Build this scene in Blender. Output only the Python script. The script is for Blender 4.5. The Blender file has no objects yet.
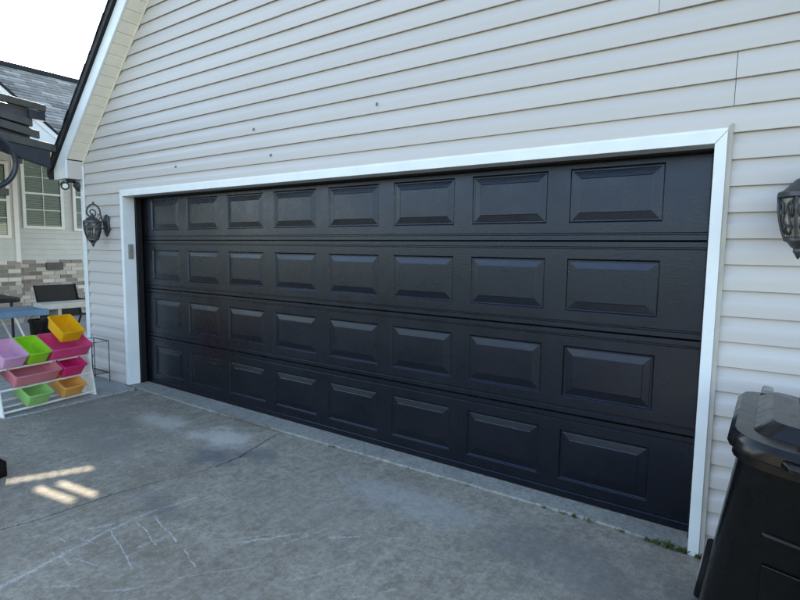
import bpy, bmesh, math, random
from mathutils import Vector, Matrix
random.seed(7)
R = math.radians
sc = bpy.context.scene
COL = sc.collection

# ------------------------------------------------------------------ camera
cam_d = bpy.data.cameras.new('camera'); cam = bpy.data.objects.new('camera', cam_d); COL.objects.link(cam)
CAM = Vector((2.8642, -3.0191, 1.448))
yaw, pitch, roll = -.613, -.0965, .0122
f_ = Vector((math.sin(yaw)*math.cos(pitch), math.cos(yaw)*math.cos(pitch), math.sin(pitch)))
r0 = Vector((math.cos(yaw), -math.sin(yaw), 0)); u0 = r0.cross(f_)
r_ = math.cos(roll)*r0 + math.sin(roll)*u0; u_ = -math.sin(roll)*r0 + math.cos(roll)*u0
M = Matrix((r_, u_, -f_)).transposed().to_4x4(); M.translation = CAM
cam.matrix_world = M
cam_d.sensor_width = 36; cam_d.lens = 532.32/800*36; cam_d.clip_start = .02; cam_d.clip_end = 2000
sc.camera = cam
# ------------------------------------------------------------------ world, sun, exposure
SUN_A, SUN_E = R(68), R(28.5)          # azimuth from +y towards -x, elevation
S = Vector((-math.sin(SUN_A)*math.cos(SUN_E), math.cos(SUN_A)*math.cos(SUN_E), math.sin(SUN_E)))
w = bpy.data.worlds.new('World'); sc.world = w; w.use_nodes = True
wn = w.node_tree; bg = wn.nodes['Background']
sky = wn.nodes.new('ShaderNodeTexSky'); sky.sky_type = 'NISHITA'; sky.sun_disc = False
sky.sun_elevation = SUN_E; sky.sun_rotation = -SUN_A
sky.air_density = 1.0; sky.dust_density = .6; sky.ozone_density = 1.2
wb = wn.nodes.new('ShaderNodeMix'); wb.data_type = 'RGBA'; wb.blend_type = 'MULTIPLY'; wb.inputs[0].default_value = 1
wb.inputs[7].default_value = (1.05, .985, .885, 1)     # camera white balance, even over the whole sky
wn.links.new(sky.outputs[0], wb.inputs[6]); wn.links.new(wb.outputs[2], bg.inputs[0]); bg.inputs[1].default_value = .13
sun_d = bpy.data.lights.new('sun', 'SUN'); sun_d.energy = 5.0; sun_d.angle = R(.53); sun_d.color = (1, .91, .72)
sun = bpy.data.objects.new('sun', sun_d); COL.objects.link(sun)
sun.rotation_euler = (-S).to_track_quat('-Z', 'Y').to_euler()
sun.location = S*30
vs = sc.view_settings; vs.view_transform = 'Standard'; vs.look = 'None'; vs.gamma = 1; vs.use_curve_mapping = False
vs.exposure = 2.4
sc.render.engine = 'CYCLES'
sc.cycles.max_bounces = 6; sc.cycles.transparent_max_bounces = 8

# ------------------------------------------------------------------ materials
def N(nt, t, **kw):
    n = nt.nodes.new(t)
    for k, v in kw.items(): setattr(n, k, v)
    return n
class Mat:
    def __init__(s, name, base, rough=.6, spec=.5, metal=0):
        s.m = bpy.data.materials.new(name); s.m.use_nodes = True; s.t = s.m.node_tree
        s.b = s.t.nodes['Principled BSDF']
        s.b.inputs['Base Color'].default_value = (*base, 1); s.b.inputs['Roughness'].default_value = rough
        s.b.inputs['Specular IOR Level'].default_value = spec; s.b.inputs['Metallic'].default_value = metal
        s.tc = None
    def n(s, t, **kw): return N(s.t, t, **kw)
    def l(s, a, b): s.t.links.new(a, b)
    def coord(s, kind='Object'):
        if not s.tc: s.tc = s.n('ShaderNodeTexCoord')
        return s.tc.outputs[kind]
    def mapped(s, scale, kind='Object'):
        m = s.n('ShaderNodeMapping'); m.inputs['Scale'].default_value = scale; s.l(s.coord(kind), m.inputs[0]); return m.outputs[0]
    def noise(s, scale, detail=5, vec=None, rough=.6, dist=0):
        n = s.n('ShaderNodeTexNoise'); n.inputs['Scale'].default_value = scale; n.inputs['Detail'].default_value = detail
        n.inputs['Roughness'].default_value = rough; n.inputs['Distortion'].default_value = dist
        s.l(vec if vec is not None else s.coord(), n.inputs['Vector']); return n.outputs['Fac']
    def ramp(s, fac, stops):
        r = s.n('ShaderNodeValToRGB'); e = r.color_ramp.elements
        while len(e) < len(stops): e.new(.5)
        for el, (p, c) in zip(e, stops): el.position = p; el.color = (*c, 1) if len(c) == 3 else c
        s.l(fac, r.inputs[0]); return r.outputs[0]
    def rng(s, fac, a, b, c, d, smooth=False):
        m = s.n('ShaderNodeMapRange'); m.interpolation_type = 'SMOOTHSTEP' if smooth else 'LINEAR'
        for i, v in zip((1, 2, 3, 4), (a, b, c, d)): m.inputs[i].default_value = v
        s.l(fac, m.inputs[0]); return m.outputs[0]
    def math(s, op, a, b=None, clamp=False):
        m = s.n('ShaderNodeMath', operation=op, use_clamp=clamp)
        for i, v in enumerate((a, b)):
            if v is None: continue
            if isinstance(v, (int, float)): m.inputs[i].default_value = v
            else: s.l(v, m.inputs[i])
        return m.outputs[0]
    def mix(s, fac, a, b, blend='MIX'):
        m = s.n('ShaderNodeMix', data_type='RGBA', blend_type=blend)
        for i, v in ((0, fac), (6, a), (7, b)):
            if isinstance(v, (int, float)): m.inputs[i].default_value = v
            elif isinstance(v, tuple): m.inputs[i].default_value = (*v, 1)
            else: s.l(v, m.inputs[i])
        return m.outputs[2]
    def color(s, o): s.l(o, s.b.inputs['Base Color'])
    def rough(s, o): s.l(o, s.b.inputs['Roughness'])
    def bump(s, h, strength=.3, dist=.01):
        b = s.n('ShaderNodeBump'); b.inputs['Strength'].default_value = strength; b.inputs['Distance'].default_value = dist
        s.l(h, b.inputs['Height'])
        if s.b.inputs['Normal'].is_linked: s.l(s.b.inputs['Normal'].links[0].from_socket, b.inputs['Normal'])
        s.l(b.outputs[0], s.b.inputs['Normal'])
def plain(name, base, rough=.6, spec=.5, metal=0, var=.12, scale=14, bump=.1):
    m = Mat(name, base, rough, spec, metal)
    nz = m.noise(scale, 6)
    lo = tuple(c*(1-var) for c in base); hi = tuple(min(1, c*(1+var)) for c in base)
    m.color(m.ramp(nz, [(.3, lo), (.7, hi)]))
    m.rough(m.rng(m.noise(scale*2.3, 4), .3, .7, max(.02, rough-.08), min(1, rough+.1)))
    if bump: m.bump(m.noise(scale*9, 3), bump, .003)
    return m.m

# vinyl siding
m = Mat('vinyl_siding', (.6, .585, .56), .42, .4)
geo = m.n('ShaderNodeNewGeometry'); wp = geo.outputs['Position']
oi = m.n('ShaderNodeObjectInfo')
base = m.mix(oi.outputs['Random'], (.495, .458, .448), (.535, .496, .486))
mp = m.n('ShaderNodeMapping'); mp.inputs['Scale'].default_value = (1.1, 1, .35); m.l(wp, mp.inputs[0])
dirt = m.noise(1.6, 7, mp.outputs[0], .68)
base = m.mix(m.rng(dirt, .48, .78, 0, .3), base, (.50, .475, .43))
mp2 = m.n('ShaderNodeMapping'); mp2.inputs['Scale'].default_value = (9, 9, .8); m.l(wp, mp2.inputs[0])
streak = m.noise(1.0, 6, mp2.outputs[0], .6)
base = m.mix(m.rng(streak, .58, .8, 0, .22), base, (.47, .46, .42))
m.color(base)
mp3 = m.n('ShaderNodeMapping'); mp3.inputs['Scale'].default_value = (5, 60, 110); m.l(wp, mp3.inputs[0])
m.bump(m.noise(1.0, 5, mp3.outputs[0], .6), .07, .004)
mp4 = m.n('ShaderNodeMapping'); mp4.inputs['Scale'].default_value = (1.3, 1, 5); m.l(wp, mp4.inputs[0])
m.bump(m.noise(1.0, 3, mp4.outputs[0], .5), .22, .01)
m.rough(m.rng(dirt, .3, .7, .36, .52))
SIDING = m.m
WHITE = plain('white_aluminium_trim', (.72, .735, .755), .34, .5, 0, .05, 5, .04)
JCH = plain('beige_channel', (.40, .37, .33), .5, .4, 0, .12, 8)
SOFFIT = plain('vinyl_soffit', (.80, .75, .66), .55, .3, 0, .06, 6)
WEATHER = plain('black_weatherstrip', (.008, .008, .009), .55, .3)
# garage door paint
m = Mat('black_door_paint', (.013, .013, .015), .3, .62)
geo = m.n('ShaderNodeNewGeometry')
mp = m.n('ShaderNodeMapping'); mp.inputs['Scale'].default_value = (16, 90, 120); m.l(geo.outputs['Position'], mp.inputs[0])
grain = m.noise(1.0, 6, mp.outputs[0], .65, .4)
m.bump(grain, .10, .005)
m.bump(m.noise(150, 3, geo.outputs['Position'], .6), .10, .002)
big = m.noise(1.7, 6, geo.outputs['Position'], .6)
m.color(m.mix(m.rng(big, .35, .75, 0, 1), (.0030, .0030, .0040), (.0050, .0050, .0064)))
m.rough(m.rng(m.noise(3.1, 7, geo.outputs['Position'], .7), .3, .75, .22, .36))
m.b.inputs['Specular Tint'].default_value = (.58, .69, 1, 1)  # blue sky sheen put into the paint's specular tint
DOOR = m.m
# concrete driveway
SEG = bpy.data.node_groups.new('chalk_stroke', 'ShaderNodeTree')
for nm, st in (('P', 'NodeSocketVector'), ('A', 'NodeSocketVector'), ('B', 'NodeSocketVector'), ('W', 'NodeSocketFloat')):
    SEG.interface.new_socket(nm, in_out='INPUT', socket_type=st)
SEG.interface.new_socket('Mask', in_out='OUTPUT', socket_type='NodeSocketFloat')
gi = SEG.nodes.new('NodeGroupInput'); go = SEG.nodes.new('NodeGroupOutput')
def vm(op, a, b=None):
    n = SEG.nodes.new('ShaderNodeVectorMath'); n.operation = op; SEG.links.new(a, n.inputs[0])
    if b is not None: SEG.links.new(b, n.inputs[1])
    return n
pa = vm('SUBTRACT', gi.outputs[0], gi.outputs[1]).outputs[0]; ba = vm('SUBTRACT', gi.outputs[2], gi.outputs[1]).outputs[0]
d1 = vm('DOT_PRODUCT', pa, ba).outputs['Value']; d2 = vm('DOT_PRODUCT', ba, ba).outputs['Value']
dv = SEG.nodes.new('ShaderNodeMath'); dv.operation = 'DIVIDE'; dv.use_clamp = True
SEG.links.new(d1, dv.inputs[0]); SEG.links.new(d2, dv.inputs[1])
scl = SEG.nodes.new('ShaderNodeVectorMath'); scl.operation = 'SCALE'; SEG.links.new(ba, scl.inputs[0]); SEG.links.new(dv.outputs[0], scl.inputs['Scale'])
ds = vm('DISTANCE', pa, scl.outputs[0]).outputs['Value']
mr = SEG.nodes.new('ShaderNodeMapRange'); mr.interpolation_type = 'SMOOTHSTEP'
SEG.links.new(ds, mr.inputs[0]); mr.inputs[1].default_value = 0; SEG.links.new(gi.outputs[3], mr.inputs[2]); mr.inputs[3].default_value = 1; mr.inputs[4].default_value = 0
SEG.links.new(mr.outputs[0], go.inputs[0])

def concrete(name, a, b, c, marks=False):
    m = Mat(name, a, .85, .25)
    g = m.n('ShaderNodeNewGeometry'); P = g.outputs['Position']
    big = m.noise(.9, 8, P, .62); med = m.noise(4.5, 8, P, .7); fine = m.noise(42, 4, P, .7); vf = m.noise(170, 2, P, .6)
    col = m.mix(m.rng(big, .36, .64, 0, 1, True), a, b)
    col = m.mix(m.rng(med, .42, .72, 0, .75), col, c)
    col = m.mix(m.rng(m.noise(13, 8, P, .75), .48, .66, 0, .55), col, tuple(x*.52 for x in a))
    speck = m.n('ShaderNodeTexVoronoi'); speck.inputs['Scale'].default_value = 130; m.l(P, speck.inputs['Vector'])
    sp = m.rng(speck.outputs['Distance'], .0, .32, 1, 0)
    sep = m.n('ShaderNodeSeparateColor'); m.l(speck.outputs['Color'], sep.inputs[0])
    sp = m.math('MULTIPLY', sp, m.rng(sep.outputs[0], .72, .95, 0, 1))
    col = m.mix(m.math('MULTIPLY', sp, .55), col, (.58, .57, .55))
    sp2 = m.math('MULTIPLY', m.rng(speck.outputs['Distance'], 0, .4, 1, 0), m.rng(sep.outputs[1], .75, .95, 0, 1))
    col = m.mix(m.math('MULTIPLY', sp2, .6), col, (.10, .096, .09))
    col = m.mix(m.rng(fine, .38, .62, .0, .5), col, (.115, .104, .086))
    st = m.n('ShaderNodeMapping'); st.inputs['Rotation'].default_value = (0, 0, R(-6)); st.inputs['Scale'].default_value = (26, 2.2, 1); m.l(P, st.inputs[0])
    sk = m.noise(1.0, 7, st.outputs[0], .7)
    col = m.mix(m.rng(sk, .52, .76, 0, .34), col, (.45, .425, .375))
    col = m.mix(m.rng(sk, .46, .25, 0, .28), col, (.125, .112, .092))
    pit = m.n('ShaderNodeTexVoronoi'); pit.inputs['Scale'].default_value = 34; m.l(P, pit.inputs['Vector'])
    col = m.mix(m.rng(pit.outputs['Distance'], .04, .16, .55, 0), col, (.46, .44, .40))
    if marks:
        # soft-edged stains: (x, y, rx, ry, colour, amount)
        for (x, y, rx, ry, cc, am) in [(-.25, -.80, .24, .17, (0.120, 0.124, 0.132), .75), (-.02, -.62, .2, .12, (0.120, 0.124, 0.132), .6),
                                       (-.55, -.55, .36, .2, (0.540, 0.520, 0.470), .65), (-1.25, -.62, .38, .16, (0.520, 0.490, 0.440), .5),
                                       (-1.6, -1.0, .8, .32, (0.170, 0.160, 0.140), .6), (.9, -.9, .5, .3, (0.400, 0.380, 0.340), .15),
                                       (.05, -1.45, .3, .09, (0.140, 0.140, 0.140), .5), (-1.0, -1.2, .5, .25, (0.200, 0.188, 0.164), .5),
                                       (2.2, -.6, .6, .3, (0.180, 0.180, 0.180), .45), (1.2, -.55, .55, .2, (0.400, 0.400, 0.400), .4),
                                       (-2.0, -.75, .4, .35, (0.200, 0.188, 0.164), .6)]:
            mp = m.n('ShaderNodeMapping', vector_type='TEXTURE'); mp.inputs['Location'].default_value = (x, y, 0); mp.inputs['Scale'].default_value = (rx, ry, 50)
            m.l(P, mp.inputs[0]); ln = m.n('ShaderNodeVectorMath', operation='LENGTH'); m.l(mp.outputs[0], ln.inputs[0])
            d = m.math('ADD', ln.outputs['Value'], m.rng(med, .2, .8, -.9, .9))
            col = m.mix(m.rng(d, .25, 1.25, am, 0, True), col, cc)
        # chalk strokes
        wob = m.n('ShaderNodeTexNoise'); wob.inputs['Scale'].default_value = 7; m.l(P, wob.inputs['Vector'])
        off = m.n('ShaderNodeVectorMath', operation='MULTIPLY_ADD'); m.l(wob.outputs['Color'], off.inputs[0])
        off.inputs[1].default_value = (.05, .05, 0); 
        ad = m.n('ShaderNodeVectorMath', operation='ADD'); m.l(P, ad.inputs[0]); ad.inputs[1].default_value = (-.025, -.025, 0)
        m.l(ad.outputs[0], off.inputs[2]); fl = m.n('ShaderNodeVectorMath', operation='MULTIPLY'); m.l(off.outputs[0], fl.inputs[0]); fl.inputs[1].default_value = (1, 1, 0)
        PP = fl.outputs[0]
        strokes = [((.27, -2.32), (.165, -1.85), .030, .55), ((.165, -1.85), (.135, -1.5), .022, .6), ((.135, -1.5), (.19, -1.27), .012, .7), ((.15, -1.45), (.20, -1.05), .008, .5),
                   ((.126, -1.72), (.56, -1.84), .008, .8), ((.19, -1.61), (.47, -1.66), .008, .8), ((.19, -1.52), (.52, -1.60), .010, .9), ((.62, -1.60), (.78, -1.66), .008, .9),
                   ((.42, -1.72), (.44, -1.60), .03, .5), ((.605, -1.545), (.865, -1.26), .010, .45), ((.78, -1.42), (.95, -1.18), .018, .6), ((.96, -1.3), (1.05, -1.05), .014, .5),
                   ((.14, -2.0), (.30, -1.98), .012, .6), ((.10, -1.86), (.2, -1.84), .006, .7), ((.4, -2.12), (.5, -2.05), .015, .5), ((.26, -1.95), (.42, -1.93), .008, .5),
                   ((.02, -1.92), (.09, -1.92), .008, .9), ((.62, -2.0), (.72, -1.9), .014, .5), ((.30, -1.40), (.42, -1.12), .008, .4), ((1.2, -1.5), (1.35, -1.2), .02, .35),
                   ((1.12, -1.12), (1.22, -1.02), .02, .55), ((.8, -1.75), (1.0, -1.5), .012, .35), ((.36, -1.62), (.56, -1.36), .007, .4), ((-.15, -2.25), (.0, -1.6), .006, .35),
                   ((1.5, -1.4), (1.62, -1.25), .012, .4), ((.05, -1.78), (.1, -1.7), .02, .6), ((1.35, -.95), (1.42, -.9), .012, .7)]
        tot = None
        for (A, B, wd, am) in strokes:
            wd *= .8; am *= .78
            n = m.n('ShaderNodeGroup'); n.node_tree = SEG
            n.inputs[1].default_value = (*A, 0); n.inputs[2].default_value = (*B, 0); n.inputs[3].default_value = wd
            m.l(PP, n.inputs[0]); o = m.math('MULTIPLY', n.outputs[0], am)
            tot = o if tot is None else m.math('MAXIMUM', tot, o)
        dust = m.math('MULTIPLY', tot, m.rng(m.noise(60, 5, P, .75), .40, .62, 0, 1))
        col = m.mix(dust, col, (.66, .71, .71))
        # scattered chalk dust
        msk = m.math('MULTIPLY', m.rng(m.noise(2.2, 4, P), .52, .7, 0, 1), m.rng(m.noise(38, 6, P, .8), .56, .72, 0, .6))
        sx = m.n('ShaderNodeSeparateXYZ'); m.l(P, sx.inputs[0])
        msk = m.math('MULTIPLY', msk, m.rng(sx.outputs[0], -.4, .3, 0, 1)); msk = m.math('MULTIPLY', msk, m.rng(sx.outputs[1], -.5, -.9, 0, 1))
        col = m.mix(msk, col, (.56, .595, .595))
    m.color(col)
    m.bump(fine, .6, .005); m.bump(vf, .3, .002); m.bump(big, .2, .02)
    return m.m
DRIVE = concrete('driveway_concrete', (.240, .205, .156), (.360, .320, .256), (.38, .346, .292), True)
LIP = concrete('apron_concrete', (.31, .298, .27), (.39, .378, .345), (.24, .232, .212))
PATH = concrete('path_concrete', (.40, .405, .41), (.48, .48, .48), (.34, .34, .34))
FARSLAB = plain('far_concrete', (.11, .105, .10), .9, .2, 0, .2, 3)  # concrete colour darkened so the door reflects dark ground
FOOT = concrete('footing_concrete', (.16, .14, .12), (.2, .18, .15), (.13, .12, .1))
m = Mat('lawn_soil', (.09, .085, .04), .95, .1)
m.color(m.ramp(m.noise(.6, 9, None, .7), [(.3, (.05, .065, .022)), (.55, (.10, .095, .045)), (.75, (.16, .13, .075))])); m.bump(m.noise(30, 6), .6, .03)
SOIL = m.m

def rnd_mat(name, stops, rough, spec=.3, bump=.3, bscale=40):
    m = Mat(name, stops[0][1], rough, spec)
    oi = m.n('ShaderNodeObjectInfo'); g = m.n('ShaderNodeNewGeometry')
    v = m.math('FRACT', m.math('ADD', oi.outputs['Random'], g.outputs['Random Per Island']))
    c = m.ramp(v, stops)
    nz = m.noise(bscale*.5, 6, g.outputs['Position'], .7)
    c = m.mix(m.rng(nz, .35, .7, 0, .35), c, stops[-1][1])
    m.color(c); m.bump(m.noise(bscale, 5, g.outputs['Position']), bump, .006)
    return m.m
BRICK = rnd_mat('mottled_brick', [(0, (.15, .13, .115)), (.2, (.32, .28, .25)), (.38, (.22, .20, .185)), (.6, (.48, .45, .41)), (.85, (.70, .68, .64)), (1, (.44, .41, .38))], .9)
MORTAR = plain('mortar', (.38, .36, .33), .95, .1, 0, .2, 20, .3)
SHINGLE = rnd_mat('roof_shingle', [(0, (.16, .15, .14)), (.3, (.34, .32, .30)), (.6, (.24, .23, .22)), (.85, (.50, .48, .45)), (1, (.33, .31, .29))], .95, .15, .6, 90)
DARKROOF = plain('dark_roof_edge', (.012, .012, .014), .6, .3, 0, .3, 25, .3)
HSIDE = plain('house_siding', (.56, .575, .56), .5, .3, 0, .06, 3)
GABLEW = plain('white_gable_board', (.78, .78, .77), .5, .3, 0, .04, 3)
IRON = plain('weathered_black_iron', (.058, .060, .066), .40, .5, .4, .6, 34, .4)
m = Mat('seeded_lamp_glass', (.35, .34, .31), .25, .5)
m.color(m.ramp(m.noise(45, 4), [(.35, (.12, .115, .105)), (.6, (.42, .40, .36))])); LGLASS = m.m
BLACKP = plain('black_cart_plastic', (.0028, .0028, .0034), .30, .28, 0, .3, 12, .05)
LIDP = plain('black_lid_plastic', (.0045, .0045, .0055), .2, .4, 0, .3, 9, .04)
RUBBER = plain('black_rubber', (.008, .008, .008), .75, .2, 0, .3, 30, .2)
GREYP = plain('grey_plastic', (.23, .22, .20), .5, .4, 0, .1, 20)
DARKMETAL = plain('dark_grey_metal', (.055, .058, .066), .42, .5, .3, .2, 8)
CANOPY = plain('weathered_grey_board', (.07, .066, .064), .65, .3, 0, .28, 9, .3)
OLDWOOD = plain('weathered_wood', (.13, .12, .105), .85, .2, 0, .3, 12, .3)
BLUE = plain('blue_plastic', (.13, .22, .34), .4, .4, 0, .15, 14)
BLUEDK = plain('dark_blue_tube', (.014, .018, .030), .35, .5, 0, .2, 14)
TARP = plain('grey_blue_tarp', (.24, .28, .30), .4, .4, 0, .3, 5, .3)
CREAM = plain('white_painted_wood', (.76, .74, .70), .5, .35, 0, .05, 12)
PLANK = plain('weathered_white_paint', (.50, .485, .46), .6, .3, 0, .15, 9)
LENS = plain('flood_lens', (.8, .8, .78), .2, .6, 0, .02, 20, 0)
RACK = plain('black_wire', (.02, .02, .022), .5, .4, .2, .3, 30)
MESH = plain('charcoal_sling', (.03, .03, .032), .8, .2, 0, .3, 60)
LEAF = rnd_mat('weed_leaf', [(0, (.045, .075, .02)), (.5, (.08, .11, .03)), (1, (.12, .12, .05))], .7)
TLEAF = rnd_mat('tree_leaf', [(0, (.05, .07, .025)), (.5, (.09, .1, .04)), (1, (.13, .11, .06))], .7)
DEBRIS = rnd_mat('dry_leaf', [(0, (.12, .08, .045)), (.5, (.2, .14, .08)), (1, (.3, .26, .2))], .8)
def toy(name, c):
    m = Mat(name, c, .36, .45)
    m.b.inputs['Subsurface Weight'].default_value = 0
    tr = m.n('ShaderNodeBsdfTranslucent'); tr.inputs[0].default_value = (*c, 1)
    mx = m.n('ShaderNodeMixShader'); mx.inputs[0].default_value = .35
    m.l(m.b.outputs[0], mx.inputs[1]); m.l(tr.outputs[0], mx.inputs[2]); m.l(mx.outputs[0], m.t.nodes['Material Output'].inputs[0])
    nz = m.noise(9, 5); m.color(m.ramp(nz, [(.3, tuple(x*.86 for x in c)), (.7, c)]))
    return m.m
m = Mat('window_glass', (.02, .025, .03), .03, .5)
gl = m.n('ShaderNodeBsdfGlossy'); gl.inputs['Roughness'].default_value = .04; tp = m.n('ShaderNodeBsdfTransparent'); tp.inputs[0].default_value = (.8, .85, .84, 1)
fr = m.n('ShaderNodeFresnel'); fr.inputs[0].default_value = 1.5
mx = m.n('ShaderNodeMixShader'); m.l(m.rng(fr.outputs[0], 0, 1, .0, .75), mx.inputs[0]); m.l(tp.outputs[0], mx.inputs[1]); m.l(gl.outputs[0], mx.inputs[2]); m.l(mx.outputs[0], m.t.nodes['Material Output'].inputs[0])
GLASS = m.m
BLIND = plain('grey_blind', (.74, .75, .72), .6, .3, 0, .05, 4, 0)
DARKROOM = plain('dark_room', (.05, .055, .055), .9, .1)

# ------------------------------------------------------------------ mesh helpers
class MB:
    def __init__(s): s.v = []; s.f = []
    def quad(s, *p):
        i = len(s.v); s.v += [tuple(q) for q in p]; s.f.append(tuple(range(i, i+len(p)))); return s
    def box(s, a, b, c=0):
        (x0, y0, z0), (x1, y1, z1) = a, b
        i = len(s.v)
        s.v += [(x0, y0, z0), (x1, y0, z0), (x1, y1, z0), (x0, y1, z0), (x0, y0, z1), (x1, y0, z1), (x1, y1, z1), (x0, y1, z1)]
        s.f += [tuple(i+k for k in q) for q in ((3, 2, 1, 0), (4, 5, 6, 7), (0, 1, 5, 4), (1, 2, 6, 5), (2, 3, 7, 6), (3, 0, 4, 7))]; return s
    def prism(s, poly, d):                       # poly: 3D points, d: extrusion vector
        n = len(poly); i = len(s.v); d = Vector(d)
        s.v += [tuple(p) for p in poly] + [tuple(Vector(p)+d) for p in poly]
        s.f += [tuple(range(i+n-1, i-1, -1)), tuple(range(i+n, i+2*n))]
        s.f += [(i+k, i+(k+1) % n, i+n+(k+1) % n, i+n+k) for k in range(n)]; return s
    def loft(s, rings, cap=True, closed=True):
        n = len(rings[0]); i = len(s.v)
        for r in rings: s.v += [tuple(p) for p in r]
        for a in range(len(rings)-1):
            for k in range(n if closed else n-1):
                k2 = (k+1) % n; s.f.append((i+a*n+k, i+a*n+k2, i+(a+1)*n+k2, i+(a+1)*n+k))
        if cap and closed: s.f += [tuple(i+k for k in range(n-1, -1, -1)), tuple(i+(len(rings)-1)*n+k for k in range(n))]
        return s
    def tube(s, pts, r, n=8, closed=False):
        pts = [Vector(p) for p in pts]; rr = r if isinstance(r, (list, tuple)) else [r]*len(pts)
        rings = []; prev = None
        for k, p in enumerate(pts):
            if closed: t = pts[(k+1) % len(pts)] - pts[k-1]
            else: t = pts[min(k+1, len(pts)-1)] - pts[max(k-1, 0)]
            t.normalize()
            if prev is None:
                a = Vector((0, 0, 1)) if abs(t.z) < .9 else Vector((1, 0, 0)); x = t.cross(a).normalized()
            else: x = (prev - t*prev.dot(t)).normalized()
            prev = x; y = t.cross(x)
            rings.append([p + (x*math.cos(q)+y*math.sin(q))*rr[k] for q in [2*math.pi*j/n for j in range(n)]])
        if closed: rings.append(rings[0])
        return s.loft(rings, cap=not closed)
    def lathe(s, prof, c=(0, 0, 0), n=16, axis='z'):
        rings = []
        for r, h in prof:
            ring = []
            for j in range(n):
                q = 2*math.pi*j/n; a, b = r*math.cos(q), r*math.sin(q)
                p = {'z': (a, b, h), 'y': (a, h, b), 'x': (h, a, b)}[axis]
                ring.append((c[0]+p[0], c[1]+p[1], c[2]+p[2]))
            rings.append(ring)
        return s.loft(rings)
    def build(s, name, mat, parent=None, smooth=False, bevel=0, seg=2):
        me = bpy.data.meshes.new(name); me.from_pydata(s.v, [], s.f)
        bm = bmesh.new(); bm.from_mesh(me); bmesh.ops.recalc_face_normals(bm, faces=bm.faces); bm.to_mesh(me); bm.free()
        me.materials.append(mat)
        o = bpy.data.objects.new(name, me); COL.objects.link(o); o.parent = parent
        if smooth:
            for p in me.polygons: p.use_smooth = True
            if smooth != 'all':
                md = o.modifiers.new('es', 'EDGE_SPLIT'); md.split_angle = R(38)
        if bevel:
            md = o.modifiers.new('bv', 'BEVEL'); md.width = bevel; md.segments = seg; md.limit_method = 'ANGLE'; md.angle_limit = R(40)
        return o
def tag(o, label=None, cat=None, group=None, kind=None):
    for k, v in (('label', label), ('category', cat), ('group', group), ('kind', kind)):
        if v: o[k] = v
    return o
def empty(name, loc=(0, 0, 0), rz=0):
    o = bpy.data.objects.new(name, None); o.empty_display_size = .1; COL.objects.link(o); o.location = loc; o.rotation_euler.z = rz; return o
def share(src, name, loc, parent, rot=None):
    o = bpy.data.objects.new(name, src.data); COL.objects.link(o); o.parent = parent; o.location = loc
    if rot: o.rotation_euler = rot
    return o
def copy_tree(o, parent=None):
    c = o.copy(); COL.objects.link(c); c.parent = parent
    for ch in list(o.children): copy_tree(ch, c)
    return c
def rrect(w, d, r, z, cx=0, cy=0, n=5):
    pts = []
    for sx, sy, a0 in ((1, 1, 0), (-1, 1, 90), (-1, -1, 180), (1, -1, 270)):
        for k in range(n):
            a = R(a0 + 90*k/(n-1)); pts.append((cx+sx*(w/2-r)+r*math.cos(a), cy+sy*(d/2-r)+r*math.sin(a), z))
    return pts

# ------------------------------------------------------------------ ground
tag(MB().quad((-150, -150, -.13), (150, -150, -.13), (150, 150, -.13), (-150, 150, -.13)).build('ground', SOIL), kind='structure')
drive = tag(empty('driveway'), kind='structure')
# slabs split along the crack
crk = [(-.249, -.205), (-.2, -.42), (-.105, -.716), (-.10, -.9), (-.118, -1.03), (-.19, -1.3), (-.232, -1.484), (-.247, -1.64), (-.251, -1.80), (-.27, -1.95), (-.302, -2.061), (-.32, -2.6), (-.25, -3.4), (-.3, -4.6)]
def jag(p, n, amp):
    out = []
    for a, b in zip(p, p[1:]):
        for k in range(n):
            t = k/n; out.append((a[0]+(b[0]-a[0])*t+random.uniform(-amp, amp), a[1]+(b[1]-a[1])*t+random.uniform(-amp, amp)))
    out.append(p[-1]); return out
cj = jag(crk, 8, .006)
seam = [(-2.62, -.196), (-2.36, -.200), (-2.129, -.208), (-1.252, -.222), (-.271, -.203), (1.4, -.170), (2.172, -.165), (2.7, -.205)]
def seam_y(x):
    for a, b in zip(seam, seam[1:]):
        if a[0] <= x <= b[0]: return a[1]+(b[1]-a[1])*(x-a[0])/(b[0]-a[0])
    return seam[0][1] if x < seam[0][0] else seam[-1][1]
sj = [(x, seam_y(x)+random.uniform(-.004, .004)) for x in [-2.62+k*.06 for k in range(89)]]
ZD = -.012
gapw = .0062
left_top = [p for p in sj if -2.35 < p[0] < cj[0][0]-.02]; right_top = [p for p in sj if p[0] > cj[0][0]+.02]
def slab(poly, z1, z0, name, mat, parent):
    poly = [(x, y, z0) for x, y in poly]
    return MB().prism(poly, (0, 0, z1-z0)).build(name, mat, parent, bevel=.004)
EDGE_L = -2.36
slab([(EDGE_L, -4.6)] + [(EDGE_L+random.uniform(-.006, .006)+.06*min(1, max(0, (-.2-y)/.9)), y) for y in [-4.4+k*.12 for k in range(35)]] + left_top + [(x-gapw*random.uniform(.5, 1.6), y) for x, y in cj], ZD, -.12, 'concrete_slab', DRIVE, drive)
slab([(x+gapw*random.uniform(.4, 1.5), y) for x, y in reversed(cj)] + right_top + [(2.99, -.2), (2.99, -4.6)], ZD-.001, -.12, 'concrete_slab', DRIVE, drive)
slab([(-2.36, -4.615), (2.99, -4.615), (2.99, -9), (-2.36, -9)], ZD-.003, -.12, 'concrete_slab', FARSLAB, drive)
slab([(-2.36, -9.015), (2.99, -9.015), (2.99, -14), (-2.36, -14)], ZD-.003, -.12, 'concrete_slab', FARSLAB, drive)
ap = [(-2.62, .2)] + [(x, y+.006+random.uniform(-.002, .003)) for x, y in sj if x < 2.60] + [(2.605, .2)]
tag(slab(ap, .0, -.12, 'door_apron', LIP, None), kind='structure')
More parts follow.
